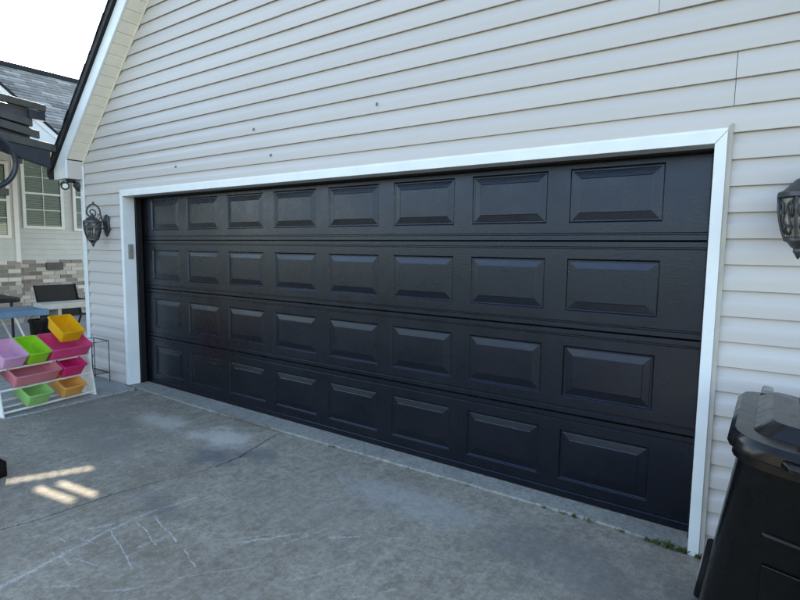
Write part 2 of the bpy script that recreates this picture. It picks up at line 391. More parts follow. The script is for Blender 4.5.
tag(slab([(-3.38, -.19), (-2.625, -.19), (-2.60, -.21), (-2.40, -.216), (-2.375, -.45), (-2.315, -1.1), (-2.33, -4.5), (-3.4, -4.5)], -.004, -.12, 'side_path', PATH, None), kind='structure')
tag(slab([(-3.42, 6), (-3.42, -4.5), (-9, -4.5), (-9, 6)], -.02, -.12, 'patio', PATH, None), kind='structure')

# ------------------------------------------------------------------ garage
gar = tag(empty('garage', (0, 0, 0)), 'attached garage with light grey lap siding and steep gable roof', 'garage')
WY = -.17                      # wall surface
XL, XR = -3.42, 3.48
def rk(x): return 2.364+.966*(x+3.352)                 # soffit line at the wall, left rake
def xrake(z): return -3.352+(z-2.364)/.966
AX = .03
PROF = [(.0, .0085), (-.0005, .0150), (.008, .0164), (.30, .0162), (.50, .0158), (.55, .0144), (.61, .0100), (.68, .0062), (.78, .0036), (.90, .0020), (1.06, .0014)]
PITCH = .1172; Z0 = 1.979-17*PITCH
def course(z, xl, xr, proud=0, lrake=False, rrake=False):
    mb = MB(); rows = []
    nx = max(1, int((xr-xl)/.5))
    for (t, d) in PROF:
        zz = z+t*PITCH; a, b = xl, xr
        if lrake: a = max(a, xrake(zz)-.004)
        if rrake: b = min(b, 2*AX-xrake(zz)+.004)
        if b-a < .01: b = a+.01
        rows.append([(a+(b-a)*k/nx, WY+.003-d-proud, zz) for k in range(nx+1)])
    mb.loft(rows, cap=False, closed=False)
    o = mb.build('siding_panel', SIDING, gar, smooth=True); return o
k = 0
joints = {19: 2.3385+1.1, 20: 2.3385+1.1}
while True:
    z = Z0+k*PITCH
    if z+PITCH > 5.75: break
    jog = random.uniform(-.0006, .0006)
    if z < 1.96:
        course(z+jog, XL+.03, -2.575); course(z+jog, 2.64, XR-.03)
    else:
        jx = {18: 2.667, 19: 2.667, 22: 2.338, 23: 2.338, 17: -2.90}.get(k)
        pair = k//2
        if jx is None and k > 24: jx = random.Random(pair).uniform(-.5, .5)
        if jx is None: course(z+jog, XL+.03, XR-.03, 0, True, True)
        else:
            course(z+jog, XL+.03, jx-.0012, 0, True, True); course(z+jog, jx+.0012, XR-.03, .0022, True, True)
    k += 1
# backing walls
b = MB(); zt = rk(AX)
b.prism([(XL+.01, WY+.006, 0), (-2.62, WY+.006, 0), (-2.62, WY+.006, 2.0), (2.67, WY+.006, 2.0), (2.67, WY+.006, 0), (XR-.01, WY+.006, 0), (XR-.01, WY+.006, rk(XL)), (AX, WY+.006, zt-.02), (XL+.01, WY+.006, rk(XL))], (0, .08, 0))
b.build('sheathing', FOOT, gar)
b = MB(); b.box((XL, WY+.1, 0), (XL+.1, 6.5, 2.28)); b.build('side_wall', HSIDE, gar)
b = MB(); b.box((XR-.1, WY+.1, 0), (XR, 6.5, 2.28)); b.build('side_wall', HSIDE, gar)
b = MB(); b.prism([(XL, 6.4, 0), (XR, 6.4, 0), (XR, 6.4, 2.25), (AX, 6.4, zt), (XL, 6.4, 2.25)], (0, .1, 0)); b.build('back_wall', HSIDE, gar)
b = MB(); b.box((XL-.004, WY-.006, -.02), (-2.63, WY+.05, .05)); b.build('footing', FOOT, gar)
b = MB(); b.box((2.68, WY-.006, -.02), (XR, WY+.05, .05)); b.build('footing', FOOT, gar)
# corner posts
for x0, x1, s in ((XL-.012, XL+.058, 1), (XR-.058, XR+.012, -1)):
    b = MB(); b.box((x0, WY-.026, .04), (x1, WY+.05, 2.30)); b.build('corner_post', WHITE, gar, bevel=.004)
    b = MB(); xx = x1 if s > 0 else x0-.006; b.box((xx, WY-.016, .04), (xx+.006, WY+.02, 2.30)); b.build('corner_channel', JCH, gar)
# roof, fascia, soffit
YF = -.36
def slope_pt(x, dz): return (x, rk(x)+dz)
for s in (1, -1):
    mir = (lambda x: x) if s == 1 else (lambda x: 2*AX-x)
    xe, xa = -3.70, AX
    # shingle deck
    b = MB(); b.prism([(mir(xe), YF-.03, rk(xe)+.195), (mir(xa), YF-.03, rk(xa)+.195), (mir(xa), YF-.03, rk(xa)+.285), (mir(xe), YF-.03, rk(xe)+.285)], (0, 7.1, 0))
    rf = b.build('roof_slope', DARKROOF, gar)
    # ragged shingle edges
    b = MB(); L = (xa-xe)
    for q in range(int(L/.1)):
        x = xe+.02+q*.1; h = random.uniform(.004, .012); e = random.uniform(.0, .008)
        b.prism([(mir(x), YF-.034-e, rk(x)+.275), (mir(x+.098), YF-.034-e, rk(x+.098)+.275), (mir(x+.098), YF-.034-e, rk(x+.098)+.288+h), (mir(x), YF-.034-e, rk(x)+.288)], (0, .4, 0))
    tag(b.build('shingle_edge', DARKROOF, rf), kind='stuff')
    # rake fascia with plumb lower end
    b = MB(); xb = -3.37
    b.prism([(mir(xb), YF, rk(xb)), (mir(xa), YF, rk(xa)), (mir(xa), YF, rk(xa)+.192), (mir(-3.66), YF, rk(-3.66)+.192), (mir(-3.66), YF, 2.15), (mir(xb), YF, 2.15)], (0, .02, 0))
    b.build('rake_fascia', WHITE, gar, bevel=.003)
    b = MB(); b.box((min(mir(-3.66), mir(-3.645)), YF+.021, 2.15), (max(mir(-3.66), mir(-3.645)), 6.6, rk(-3.66)+.19)); b.build('eave_fascia', WHITE, gar)
    b = MB(); b.box((min(mir(-3.644), mir(-3.37)), YF+.021, 2.152), (max(mir(-3.644), mir(-3.37)), WY+.02, rk(-3.37)-.004)); b.build('eave_return', SIDING, gar, bevel=.002)
    b = MB(); b.box((min(mir(-3.644), mir(-3.43)), WY+.03, 2.156), (max(mir(-3.644), mir(-3.43)), 6.6, 2.166)); b.build('eave_soffit', SOFFIT, gar)
    # dark gutter end
    b = MB(); b.prism([(mir(-3.665), YF-.02, 2.16), (mir(-3.665), YF-.02, 2.27), (mir(-3.78), YF-.02, 2.27), (mir(-3.765), YF-.02, 2.19), (mir(-3.73), YF-.02, 2.16)], (0, 6.9, 0)); b.build('gutter', DARKROOF, gar)
    # soffit panels
    sl = math.hypot(1, .966); step = .118/sl
    x = xb+.003; first = None
    while x < AX-.05:
        x1 = min(x+step, AX)
        b = MB()
        th = .006
        b.prism([(mir(x+.0022), YF+.021, rk(x+.0022)), (mir(x1-.0022), YF+.021, rk(x1-.0022)), (mir(x1-.0022), YF+.021, rk(x1-.0022)+th), (mir(x+.0022), YF+.021, rk(x+.0022)+th)], (0, WY-.002-YF-.021, 0))
        b.build('soffit_panel', SOFFIT, gar, bevel=.0015, seg=1); x = x1
    b = MB(); b.prism([(mir(xb), YF+.02, rk(xb)+.010), (mir(AX), YF+.02, rk(AX)+.010), (mir(AX), YF+.02, rk(AX)+.19), (mir(xb), YF+.02, rk(xb)+.19)], (0, WY-YF, 0)); b.build('rake_blocking', DARKROOF, gar)
    # trim bead where the siding meets the soffit
    b = MB(); b.prism([(mir(xb), WY-.02, rk(xb)-.001), (mir(AX), WY-.02, rk(AX)-.001), (mir(AX), WY-.02, rk(AX)-.022), (mir(xb), WY-.02, rk(xb)-.022)], (0, .010, 0)); b.build('soffit_channel', SOFFIT, gar)
# door casing
CY = -.20
il, ol, ir, orr, ib, ot = -2.552, -2.600, 2.604, 2.652, 1.936, 1.990
g = .0012
b = MB(); b.prism([(ol+g, CY, ot), (orr-g, CY, ot), (ir-g, CY, ib), (il+g, CY, ib)], (0, .125, 0)); b.build('door_casing', WHITE, gar, bevel=.002)
b = MB(); b.prism([(ol, CY, ot-g), (il, CY, ib-g), (il, CY, -.002), (ol, CY, -.002)], (0, .125, 0)); b.build('door_casing', WHITE, gar, bevel=.002)
b = MB(); b.prism([(orr, CY, ot-g), (orr, CY, -.016), (ir, CY, -.016), (ir, CY, ib-g)], (0, .125, 0)); b.build('door_casing', WHITE, gar, bevel=.002)
b = MB(); b.box((ol-.018, WY-.022, .0), (ol-.0006, WY+.02, ot+.004)); b.build('casing_channel', SIDING, gar)
b = MB(); b.prism([(orr+.0006, WY-.024, .0), (orr+.020, WY-.024, .0), (orr+.020, WY-.024, ot+.028), (orr+.012, WY-.024, ot+.028), (orr+.0006, WY-.024, ot+.004)], (0, .04, 0)); b.build('casing_channel', JCH, gar)
b = MB(); b.box((ol-.018, WY-.020, ot+.0008), (orr, WY+.02, ot+.012)); b.build('casing_channel', WHITE, gar)
# black weatherstrip
b = MB(); b.box((-2.66, -.072, .0), (-2.534, -.008, 2.05)); b.build('weatherstrip', WEATHER, gar, bevel=.006)
b = MB(); b.box((2.586, -.072, .0), (2.70, -.008, 2.05)); b.build('weatherstrip', WEATHER, gar, bevel=.006)
b = MB(); b.box((-2.533, -.074, 1.925), (2.585, -.008, 2.05)); b.build('weatherstrip', WEATHER, gar, bevel=.006)
b = MB(); b.box((-2.555, -.0745, ib), (2.61, -.0742+.0, 2.04)) ; b.build('head_stop', JCH, gar)

# ------------------------------------------------------------------ garage door
door = tag(empty('garage_door', (0, 0, 0)), 'wide black raised panel garage door in white casing', 'garage door')
P, PW, PH, RP, SH = .61, .484, .298, .498, .4962
pr = [(0, .008), (.005, 0), (.030, 0), (.034, .0045), (.040, .0045), (.044, 0), (.0995, 0), (.0995+PH, 0), (.452, 0), (.456, .0045), (.462, .0045), (.466, 0), (SH-.005, 0), (SH, .008)]
xs = [-2.60]
for c in range(8):
    x = -2.44+c*P+(P-PW)/2; xs += [x, x+PW]
xs.append(2.63)
sec_src = None
b = MB()
for i in range(len(xs)-1):
    for j in range(len(pr)-1):
        if i % 2 == 1 and j == 6: continue
        (za, ya), (zb, yb) = pr[j], pr[j+1]
        b.quad((xs[i], ya, za), (xs[i+1], ya, za), (xs[i+1], yb, zb), (xs[i], yb, zb))
b.quad((-2.60, .045, 0), (2.63, .045, 0), (2.63, .045, SH), (-2.60, .045, SH))
b.quad((-2.60, .008, 0), (2.63, .008, 0), (2.63, .045, 0), (-2.60, .045, 0)); b.quad((-2.60, .008, SH), (2.63, .008, SH), (2.63, .045, SH), (-2.60, .045, SH))
sec0 = b.build('door_section', DOOR, door); sec0.location.z = .012
# raised panel
b = MB(); rings = []
for ins, y in ((0, 0), (.0025, .0015), (.0075, .0090), (.010, .0102), (.016, .0102), (.019, .0092), (.054, .0050), (.058, .0036)):
    rings.append([(ins, y, ins), (PW-ins, y, ins), (PW-ins, y, PH-ins), (ins, y, PH-ins)])
b.loft(rings, cap=False); n = len(b.v); b.f.append((n-4, n-3, n-2, n-1))
pan0 = None
for r in range(4):
    se = sec0 if r == 0 else share(sec0, 'door_section', (0, 0, .012+r*RP), door)
    se.location = (0, random.uniform(-.0008, .0008), .010+r*.4975)
    for c in range(8):
        loc = (-2.44+c*P+(P-PW)/2, 0, .0995)
        if pan0 is None: pan0 = b.build('raised_panel', DOOR, se); pan0.location = loc
        else: share(pan0, 'raised_panel', loc, se)
b = MB(); b.box((-2.58, .004, .001), (2.61, .04, .010)); b.build('bottom_seal', RUBBER, door)
b = MB(); b.box((-2.6, -.0008, .0105), (2.63, -.0002+.004, .030)); b.build('bottom_rail', DOOR, door)

# keypad on left jamb
kp = tag(empty('door_keypad', (-2.552, -.135, 1.31)), 'small grey keypad box fixed to the left door jamb', 'keypad')
MB().box((.0006, -.024, 0), (.020, .024, .148)).build('housing', GREYP, kp, bevel=.005)
MB().box((.0205, -.020, .075), (.023, .020, .140)).build('cover', GREYP, kp, bevel=.003)

# ------------------------------------------------------------------ wall lanterns
def lantern(x):
    root = empty('wall_lantern', (x, WY-.012, 1.55))
    # oval back plate with pointed lower end
    b = MB(); rings = []
    for sc_, y in ((1, 0), (1, -.012), (.86, -.022), (.6, -.026), (.3, -.034)):
        rings.append([(sc_*.062*math.cos(q)*(1 if math.sin(q) > -.2 else 1-.35*(-math.sin(q)-.2)), y, .10+sc_*.115*math.sin(q)) for q in [2*math.pi*k/20 for k in range(20)]])
    b.loft(rings).build('back_plate', IRON, root, smooth=True)
    # scroll arm
    pts = [(0, -.03, .10), (0, -.05, .15), (0, -.068, .21)]
    for k in range(9):
        a = R(10+k*20); pts.append((0, -.135+.067*math.cos(a), .225+.085*math.sin(a)))
    cx, cz = -.150, .215
    for k in range(26):
        a = R(190+k*19); rr = .052*(1-k/30.); pts.append((0, cx+rr*math.cos(a), cz+.012+rr*math.sin(a)))
    b = MB(); b.tube(pts, [.0085]*12+[.0085-.004*k/26 for k in range(len(pts)-12)], 8); b.build('scroll_arm', IRON, root, smooth='all')
    b = MB(); b.lathe([(.002, .300), (.010, .312), (.013, .322), (.008, .334), (.002, .342)], (0, -.135, 0), 8); b.build('finial', IRON, root, smooth='all')
    for (pp) in ([(0, -.05, .16), (0, -.078, .175), (0, -.084, .15), (0, -.07, .14)], [(0, -.068, .20), (0, -.09, .215), (0, -.098, .195), (0, -.088, .188)], [(0, -.03, .06), (0, -.06, .07), (0, -.07, .10), (0, -.058, .115)]):
        MB().tube(pp, [.005, .005, .004, .003], 6).build('scroll_leaf', IRON, root, smooth='all')
    # cage
    cy = -.150
    def hexr(r, z, n=12): return [(r*math.cos(2*math.pi*k/n+.26), cy+r*math.sin(2*math.pi*k/n+.26), z) for k in range(n)]
    b = MB(); b.loft([hexr(r, z) for r, z in ((.012, .215), (.018, .19), (.030, .178), (.045, .172), (.066, .150), (.086, .140), (.088, .122), (.078, .116))]); b.build('roof_cap', IRON, root, smooth=True)
    b = MB(); b.loft([hexr(r, z) for r, z in ((.071, .118), (.064, .03), (.046, -.035))]); b.build('glass', LGLASS, root)
    for q in range(6):
        a = 2*math.pi*q/6+.26
        def pt(r, z, da=0): return (r*math.cos(a+da), cy+r*math.sin(a+da), z)
        MB().tube([pt(.082, .12), pt(.079, .07), pt(.071, .02), pt(.055, -.035), pt(.045, -.05)], [.006, .006, .006, .006, .007], 6).build('rib', IRON, root, smooth='all')
        fil = MB(); st = math.pi/3
        for sg in (1, -1):
            mid = st/2
            seq = []
            for k in range(15):                       # big C-scroll
                t = k/14; ang = R(-60+420*t); rr = .19*(1-.72*t)
                zz = .072+.035*math.sin(ang)*(1-.5*t); da = mid+sg*(.23+rr*math.cos(ang)*.9)
                rad = .078-.012*max(0, (.08-zz)/.08); seq.append(pt(rad, zz, da))
            fil.tube(seq, .0042, 5)
            fil.tube([pt(.078, .112, mid+sg*.40), pt(.076, .085, mid+sg*.12), pt(.072, .03, mid+sg*.22), pt(.062, .0, mid+sg*.30), pt(.055, -.03, mid+sg*.06)], .0042, 5)
            fil.tube([pt(.066, .01, mid+sg*.05), pt(.064, -.005, mid+sg*.25), pt(.056, -.025, mid+sg*.20)], .004, 5)
        fil.build('filigree', IRON, root, smooth='all')
    b = MB(); b.loft([hexr(r, z) for r, z in ((.048, -.035), (.056, -.04), (.056, -.052), (.040, -.060), (.030, -.075), (.018, -.085), (.020, -.095), (.012, -.108), (.003, -.125))]); b.build('base_finial', IRON, root, smooth=True)
    return root
L1 = tag(lantern(-2.90), 'black scrollwork wall lantern left of the garage door', 'wall lamp', 'wall lanterns flanking the garage door')
L2 = copy_tree(L1); L2.location.x = 2.935
tag(L2, 'black filigree wall lantern right of the garage door, cut by the frame', 'wall lamp', 'wall lanterns flanking the garage door')

# ------------------------------------------------------------------ flood light under the eave
fl = tag(empty('flood_light', (-3.47, -.27, 2.15)), 'twin head floodlight under the left eave corner', 'floodlight')
MB().lathe([(.045, -.002), (.05, -.02), (.03, -.03)], n=14).build('mount', IRON, fl, smooth=True)
for dx, dy, yw in ((.01, -.075, 50), (.02, .055, 190)):
    h = empty('head_pivot'); bpy.data.objects.remove(h)
    b = MB(); b.lathe([(.018, -.045), (.034, -.03), (.040, .02), (.044, .042), (.030, .043)], n=16, axis='y'); 
    hd = b.build('lamp_head', IRON, fl, smooth=True); hd.location = (dx, dy, -.065); hd.rotation_euler = (R(-25), 0, R(180-360+yw+180))
    hd.rotation_euler = (R(-20), 0, R(yw-150))
    MB().lathe([(.028, .0435), (.024, .046), (.01, .047)], n=14, axis='y').build('lens', LENS, hd)
    MB().tube([(0, 0, -.02), (dx, dy, -.05)], .009, 6).build('neck', IRON, fl)

# ------------------------------------------------------------------ small hardware on the siding
spots = [((.669, 2.385), 'small grey hook on the siding, rightmost of the four above the door'), ((-.549, 2.365), 'small grey hook on the siding, highest of the left three'), ((-.356, 2.15), 'tiny grey hook just above the door casing, beside the pale spot'), ((-1.62, 2.16), 'small dark hook on the siding, leftmost above the door')]
for (x, z), lb in spots:
    o = MB().box((-.006, -.005, -.010), (.006, 0, .010)).build('siding_hook', GREYP, bevel=.002); o.location = (x, WY-.0141, z)
    MB().tube([(0, -.005, .004), (0, -.012, .0), (0, -.012, -.010), (0, -.007, -.013)], .0022, 6).build('hook', DARKMETAL, o)
    tag(o, lb, 'hook', 'hooks on the siding above the door')

# ------------------------------------------------------------------ wheeled refuse cart
cart = tag(empty('wheeled_bin', (2.685, -.47, -.013)), 'black wheeled refuse cart with hinged lid against the siding', 'bin')
cart.rotation_euler = (0, R(8.4), 0)
# local: x 0..W to the right, y 0 (rear, wall side) .. -D (front), z up
W, Dp, H = .56, .64, .86
b = MB(); rings = []
for t, z in ((0, .03), (.03, .015+.03), (.12, .12), (.5, .45), (.9, .80), (1, H)):
    ww = .555; dd = .44+.17*t; rings.append(rrect(ww, dd, .06+.03*t, z, W/2, -.03-dd/2+.0))
b.loft(rings).build('body', BLACKP, cart, smooth=True)
b = MB()
rim = [(.565, .63, H-.035), (.60, .66, H-.03), (.605, .665, H+.012), (.58, .64, H+.018)]
b.loft([rrect(a, c, .10, z, W/2, -.335) for a, c, z in rim]).build('rim', BLACKP, cart, smooth=True)
b = MB()
b.loft([rrect(a, c, r, z, W/2, y) for a, c, r, z, y in ((.60, .68, .10, H+.020, -.340), (.632, .712, .115, H+.006, -.342), (.640, .720, .118, H+.010, -.342), (.640, .720, .118, H+.040, -.342), (.615, .695, .105, H+.058, -.340))])
lid = b.build('lid', LIDP, cart, smooth=True, bevel=.004)
b = MB(); b.loft([rrect(a, c, r, z, W/2, y) for a, c, r, z, y in ((.52, .56, .05, H+.0575, -.325), (.43, .46, .04, H+.094, -.31))]); b.build('raised_centre', LIDP, lid, bevel=.005)
for x in (.16, .28, .40):
    MB().prism([(x-.018, -.545, H+.0905), (x+.018, -.545, H+.0905), (x+.014, -.09, H+.0905), (x-.014, -.09, H+.0905)], (0, 0, .012)).build('rib', LIDP, lid, bevel=.004)
MB().prism([(.10, -.705, H+.012), (.46, -.705, H+.012), (.44, -.735, H+.006), (.12, -.735, H+.006)], (0, 0, .022)).build('lift_lip', LIDP, lid, bevel=.005)
MB().tube([(.06, .055, H-.01), (.5, .055, H-.01)], .016, 10).build('handle', BLACKP, cart, smooth=True)
for x in (.07, .49):
    MB().prism([(x-.02, .0, H-.07), (x-.02, .07, H-.02), (x-.02, .07, H+.02), (x-.02, .0, H+.03)], (.04, 0, 0)).build('hinge', LIDP, cart, bevel=.006)
MB().box((.03, -.01, H+.05), (.07, .03, H+.085)).build('hinge_cap', GREYP, cart, bevel=.01)
MB().tube([(.0, -.04, .125), (.57, -.04, .125)], .010, 8).build('axle', DARKMETAL, cart)
for x in (-.018, .528):
    wh = MB().lathe([(.06, x), (.118, x), (.125, x+.012), (.125, x+.04), (.118, x+.05), (.06, x+.05)], (0, -.04, .125), 28, 'x').build('wheel', RUBBER, cart, smooth=True)
    MB().lathe([(.012, x-.006), (.06, x-.003), (.07, x+.008), (.07, x+.042), (.02, x+.052)], (0, -.04, .125), 16, 'x').build('hub', GREYP, wh, smooth=True)
MB().prism([(.13, -.566, .50), (.43, -.566, .50), (.41, -.548, .36), (.15, -.548, .36)], (0, -.008, .002)).build('front_plate', BLACKP, cart, bevel=.004)
MB().tube([(.10, -.555, .60), (.12, -.585, .605), (.44, -.585, .605), (.46, -.555, .60)], .012, 8).build('catch_bar', BLACKP, cart, smooth='all')

# ------------------------------------------------------------------ toy shelf and bins
TS = Vector((-2.32, -1.383, -.004)); TA = R(100)
shelf = empty('toy_shelf', TS, TA)
tag(shelf, 'white toy organiser rack with slanted side panels and rods', 'shelf')
SW, SHH = .835, .62
for x in (0, SW-.016):
    MB().prism([(x, 0, 0), (x, .31, 0), (x, .31, SHH), (x, .14, SHH), (x, .12, SHH-.01)], (.016, 0, 0)).build('side_panel', CREAM, shelf, bevel=.004)
def front_y(z): return .12*z/SHH
tiers = [(.035, .030), (.215, .075), (.388, .11)]
for z, yy in [(t[0], front_y(t[0])+.012) for t in tiers] + [(.095, .20), (.275, .22), (.46, .25), (.600, .298), (.05, .14)]:
    MB().tube([(.016, yy, z), (SW-.016, yy, z)], .0105, 10).build('rod', CREAM, shelf, smooth=True)
COLS = dict(lilac=(.86, .52, .72), lime=(.42, .78, .04), pink=(.88, .12, .33), coral=(.84, .32, .38), magenta=(.86, .05, .25), green=(.48, .78, .28), orange=(.94, .52, .14), yellow=(.95, .55, .015))
TOY = {k: toy('toy_'+k, v) for k, v in COLS.items()}
def toybin(name, wid, col, label, loc, tilt=-24, rz=TA, parent_shelf=True):
    dep, h, t = .285, .118, .004
    root = empty('toy_bin', (0, 0, 0)); tag(root, label, 'bin', 'coloured bins on the toy shelf')
    b = MB()
    def rr(w_, d_, z): return rrect(w_, d_, .018, z, wid/2, dep/2, 4)
    b.loft([rr(wid-.045, dep-.045, t), rr(wid-.045, dep-.045, 0), rr(wid-.040, dep-.04, 0), rr(wid-.014, dep-.014, h-.006), rr(wid-.014, dep-.014, h), rr(wid-.022, dep-.022, h), rr(wid-.048, dep-.048, t)], cap=False)
    n = 16; b.f.append(tuple(range(n*6, n*7))); b.f.append(tuple(range(n*1, n*2)))
    b.build('tub', TOY[col], root, smooth=True)
    b = MB(); b.loft([rr(wid-.022, dep-.022, h-.001), rr(wid, dep, h-.001), rr(wid+.002, dep+.002, h-.012), rr(wid-.002, dep-.002, h-.012), rr(wid-.004, dep-.004, h-.005), rr(wid-.018, dep-.018, h-.005)], cap=False)
    b.build('rim', TOY[col], root, smooth=True)
    Ms = Matrix.Translation(TS) @ Matrix.Rotation(TA, 4, 'Z') @ Matrix.Translation(loc) @ Matrix.Rotation(R(rz), 4, 'Z') @ Matrix.Rotation(R(-tilt), 4, 'X')
    root.matrix_world = Ms
    return root
# local: front is -y; tilt raises the back
toybin('a', .215, 'lilac', 'pale lilac toy bin on the top tier beside the lime bin', (.022, .040, .392), -27, 0)
toybin('b', .195, 'lime', 'lime green toy bin in the middle of the top tier', (.235, .040, .392), -27, 0)
toybin('c', .39, 'pink', 'wide hot pink toy bin at the right of the top tier', (.43, .040, .392), -27, 0)
toybin('d', .40, 'coral', 'wide coral pink toy bin on the middle tier', (.09, .005, .222), -27, 0)
toybin('e', .225, 'magenta', 'small magenta toy bin at the right of the middle tier', (.505, .005, .222), -27, 0)
toybin('f', .22, 'green', 'soft green toy bin on the bottom tier', (.165, -.03, .042), -27, 0)
toybin('g', .22, 'orange', 'orange toy bin on the bottom tier', (.475, -.03, .042), -27, 0)
toybin('h', .215, 'yellow', 'bright yellow toy bin tipped on top of the rack', (.535, .06, .540), -30, -4)

# wire plant stand between shelf and wall
ps = tag(empty('plant_stand', (-3.02, -.33, -.004)), 'black wire stand against the siding behind the toy rack', 'stand')
for x in (-.16, .16):
    for y in (-.08, .09): MB().tube([(x, y, 0), (x, y, .44)], .0048, 6).build('leg', RACK, ps)
for z in (.44, .10):
    MB().tube([(-.16, -.08, z), (.16, -.08, z), (.16, .09, z), (-.16, .09, z)], .0048, 6, closed=True).build('frame', RACK, ps)
for k in range(5): MB().tube([(-.16, -.05+.03*k, .10), (.16, -.05+.03*k, .10)], .004, 5).build('wire', RACK, ps)

# low black box at the left frame edge
bx = tag(empty('weight_base', (-1.17, -2.02, -.012)), 'low black plastic weight base on the driveway at the left frame edge', 'base')
bx.rotation_euler.z = R(12)
b = MB(); b.loft([rrect(.40, .40, .02, 0), rrect(.40, .40, .02, .09), rrect(.36, .36, .03, .115)]); b.build('shell', BLACKP, bx, smooth=True)
MB().lathe([(.035, .115), (.035, .15), (.028, .155)], n=14).build('socket', BLACKP, bx, smooth=True)

# ------------------------------------------------------------------ patio cover between garage and house
can = tag(empty('patio_cover', (-5.4, -.6, 0)), 'dark grey slatted patio cover with stepped eave boards at upper left', 'patio cover')
def cb(name, a, b_, mat=CANOPY, bevel=.004):
    o = MB().box(a, b_).build(name, mat, None, bevel=bevel); o.location = (-can.location); o.parent = can; return o
def slant(name, x0, x1, ya, za, yb, zb, h, mat=CANOPY, parent=can):
    o = MB().prism([(x0, ya, za), (x0, yb, zb), (x0, yb, zb+h), (x0, ya, za+h)], (x1-x0, 0, 0)).build(name, mat, None, bevel=.006); o.location = -can.location; o.parent = can; return o
def eave(name, x, thick, pxl, pxr, h, mat=CANOPY):   # (y, z of underside) at two stations, extended to the far left
    (ya, za), (yb, zb) = pxl, pxr; k = (za-zb)/(ya-yb); y0 = -3.2
    return slant(name, x-thick, x, y0, zb+k*(y0-yb), yb, zb, h, mat)
eave('eave_board', -3.50, .06, (-.875, 2.859), (-.467, 2.828), .070)
eave('eave_board', -3.52, .05, (-.882, 2.700), (-.590, 2.660), .075)
eave('eave_board', -3.51, .05, (-.888, 2.605), (-.535, 2.545), .078)
eave('eave_beam', -3.50, .07, (-.893, 2.478), (-.345, 2.425), .078)
eave('under_beam', -3.52, .05, (-.900, 2.372), (-.440, 2.252), .185, BLUEDK)
slant('backing_board', -3.60, -3.58, -3.2, 2.55, -.60, 2.47, .385, DARKMETAL)
cb('bracket_or_sun_block', (-3.57, -.62, 2.735), (-3.505, -.475, 2.826), BLUEDK)
cb('bracket_or_sun_block', (-3.60, -.735, 2.27), (-3.55, -.69, 2.33), DARKMETAL)
cb('bracket_or_sun_block', (-3.90, -.16, 2.42), (-3.80, .9, 2.68), CANOPY)  # hidden block added to stop stray sun beside the deck
# unseen deck added to shade the drive; gaps cut to shape its sun streaks
D0, DSL, XF = 2.47, .155, -3.62
def deck_z(x): return D0+DSL*(-3.5-x)
def ground_to_deck(p):
    t = (D0+DSL*(-3.5-p[0]))/(S.z+DSL*S.x); return (p[0]+t*S.x, p[1]+t*S.y)
A0 = ground_to_deck((-1.06, -2.02)); A1 = ground_to_deck((-.76, -1.40))
B0 = ground_to_deck((-.72, -1.735)); B1 = ground_to_deck((-.34, -1.675))
C0 = ground_to_deck((-.66, -1.605)); C1 = ground_to_deck((-.28, -1.545))
DX0, DY0, DY1 = -8.45, -3.2, 2.2
pw = .054; nrow = int((DY1-DY0)/pw); full = {}
def xat(y, a, b): t = (y-a[1])/(b[1]-a[1]); return a[0]+(b[0]-a[0])*t
for j in range(nrow):
    y0 = DY0+j*pw; yc = y0+pw/2; DX1 = XF if yc < .3 else -3.78
    holes = []
    if A0[1] < yc < A1[1]: xx = xat(yc, A0, A1); holes.append((xx-.055, xx+.055))
    for q0, q1 in ((B0, B1), (C0, C1)):
        if abs(yc-(q0[1]+q1[1])/2) < pw*.62:
            sh = (yc-(q0[1]+q1[1])/2)/.03*.10; holes.append((q0[0]+sh, q1[0]+sh))
    xsegs = []; cur = DX0
    for h0, h1 in sorted(holes):
        if h0 > cur: xsegs.append((cur, h0))
        cur = max(cur, h1)
    xsegs.append((cur, DX1))
    for x0, x1 in xsegs:
        key = (round(x0, 3), round(x1, 3))
        if key in full: o = share(full[key], 'shade_plank', (0, 0, 0), can)
        else:
            o = full[key] = MB().prism([(x0, 0, deck_z(x0)), (x1, 0, deck_z(x1)), (x1, 0, deck_z(x1)+.02), (x0, 0, deck_z(x0)+.02)], (0, pw-.0002, 0)).build('shade_plank', CANOPY, can)
        o.location = (-can.location.x, y0-can.location.y, -can.location.z)
cb('brace', (-3.75, -1.6, 1.945), (-3.68, -.78, 2.015), OLDWOOD)
cb('post', (-3.66, -1.75, 0), (-3.56, -1.65, 2.42), DARKMETAL)
cb('post', (-3.66, -3.15, 0), (-3.56, -3.05, 2.50), DARKMETAL)
# hoop hanging from the cover
hp = tag(empty('hanging_hoop', (-3.44, -1.055, 1.985)), 'dark round hoop hanging below the patio cover at the left frame edge', 'hoop')
b = MB(); b.tube([(.0+.02*math.sin(q), .262*math.cos(q), .262+.262*math.sin(q)) for q in [2*math.pi*k/40 for k in range(40)]], .026, 10, closed=True); b.build('ring', BLUEDK, hp, smooth='all')
MB().tube([(0, 0, .53), (-.02, 0, .62)], .006, 6).build('cord', RUBBER, hp)

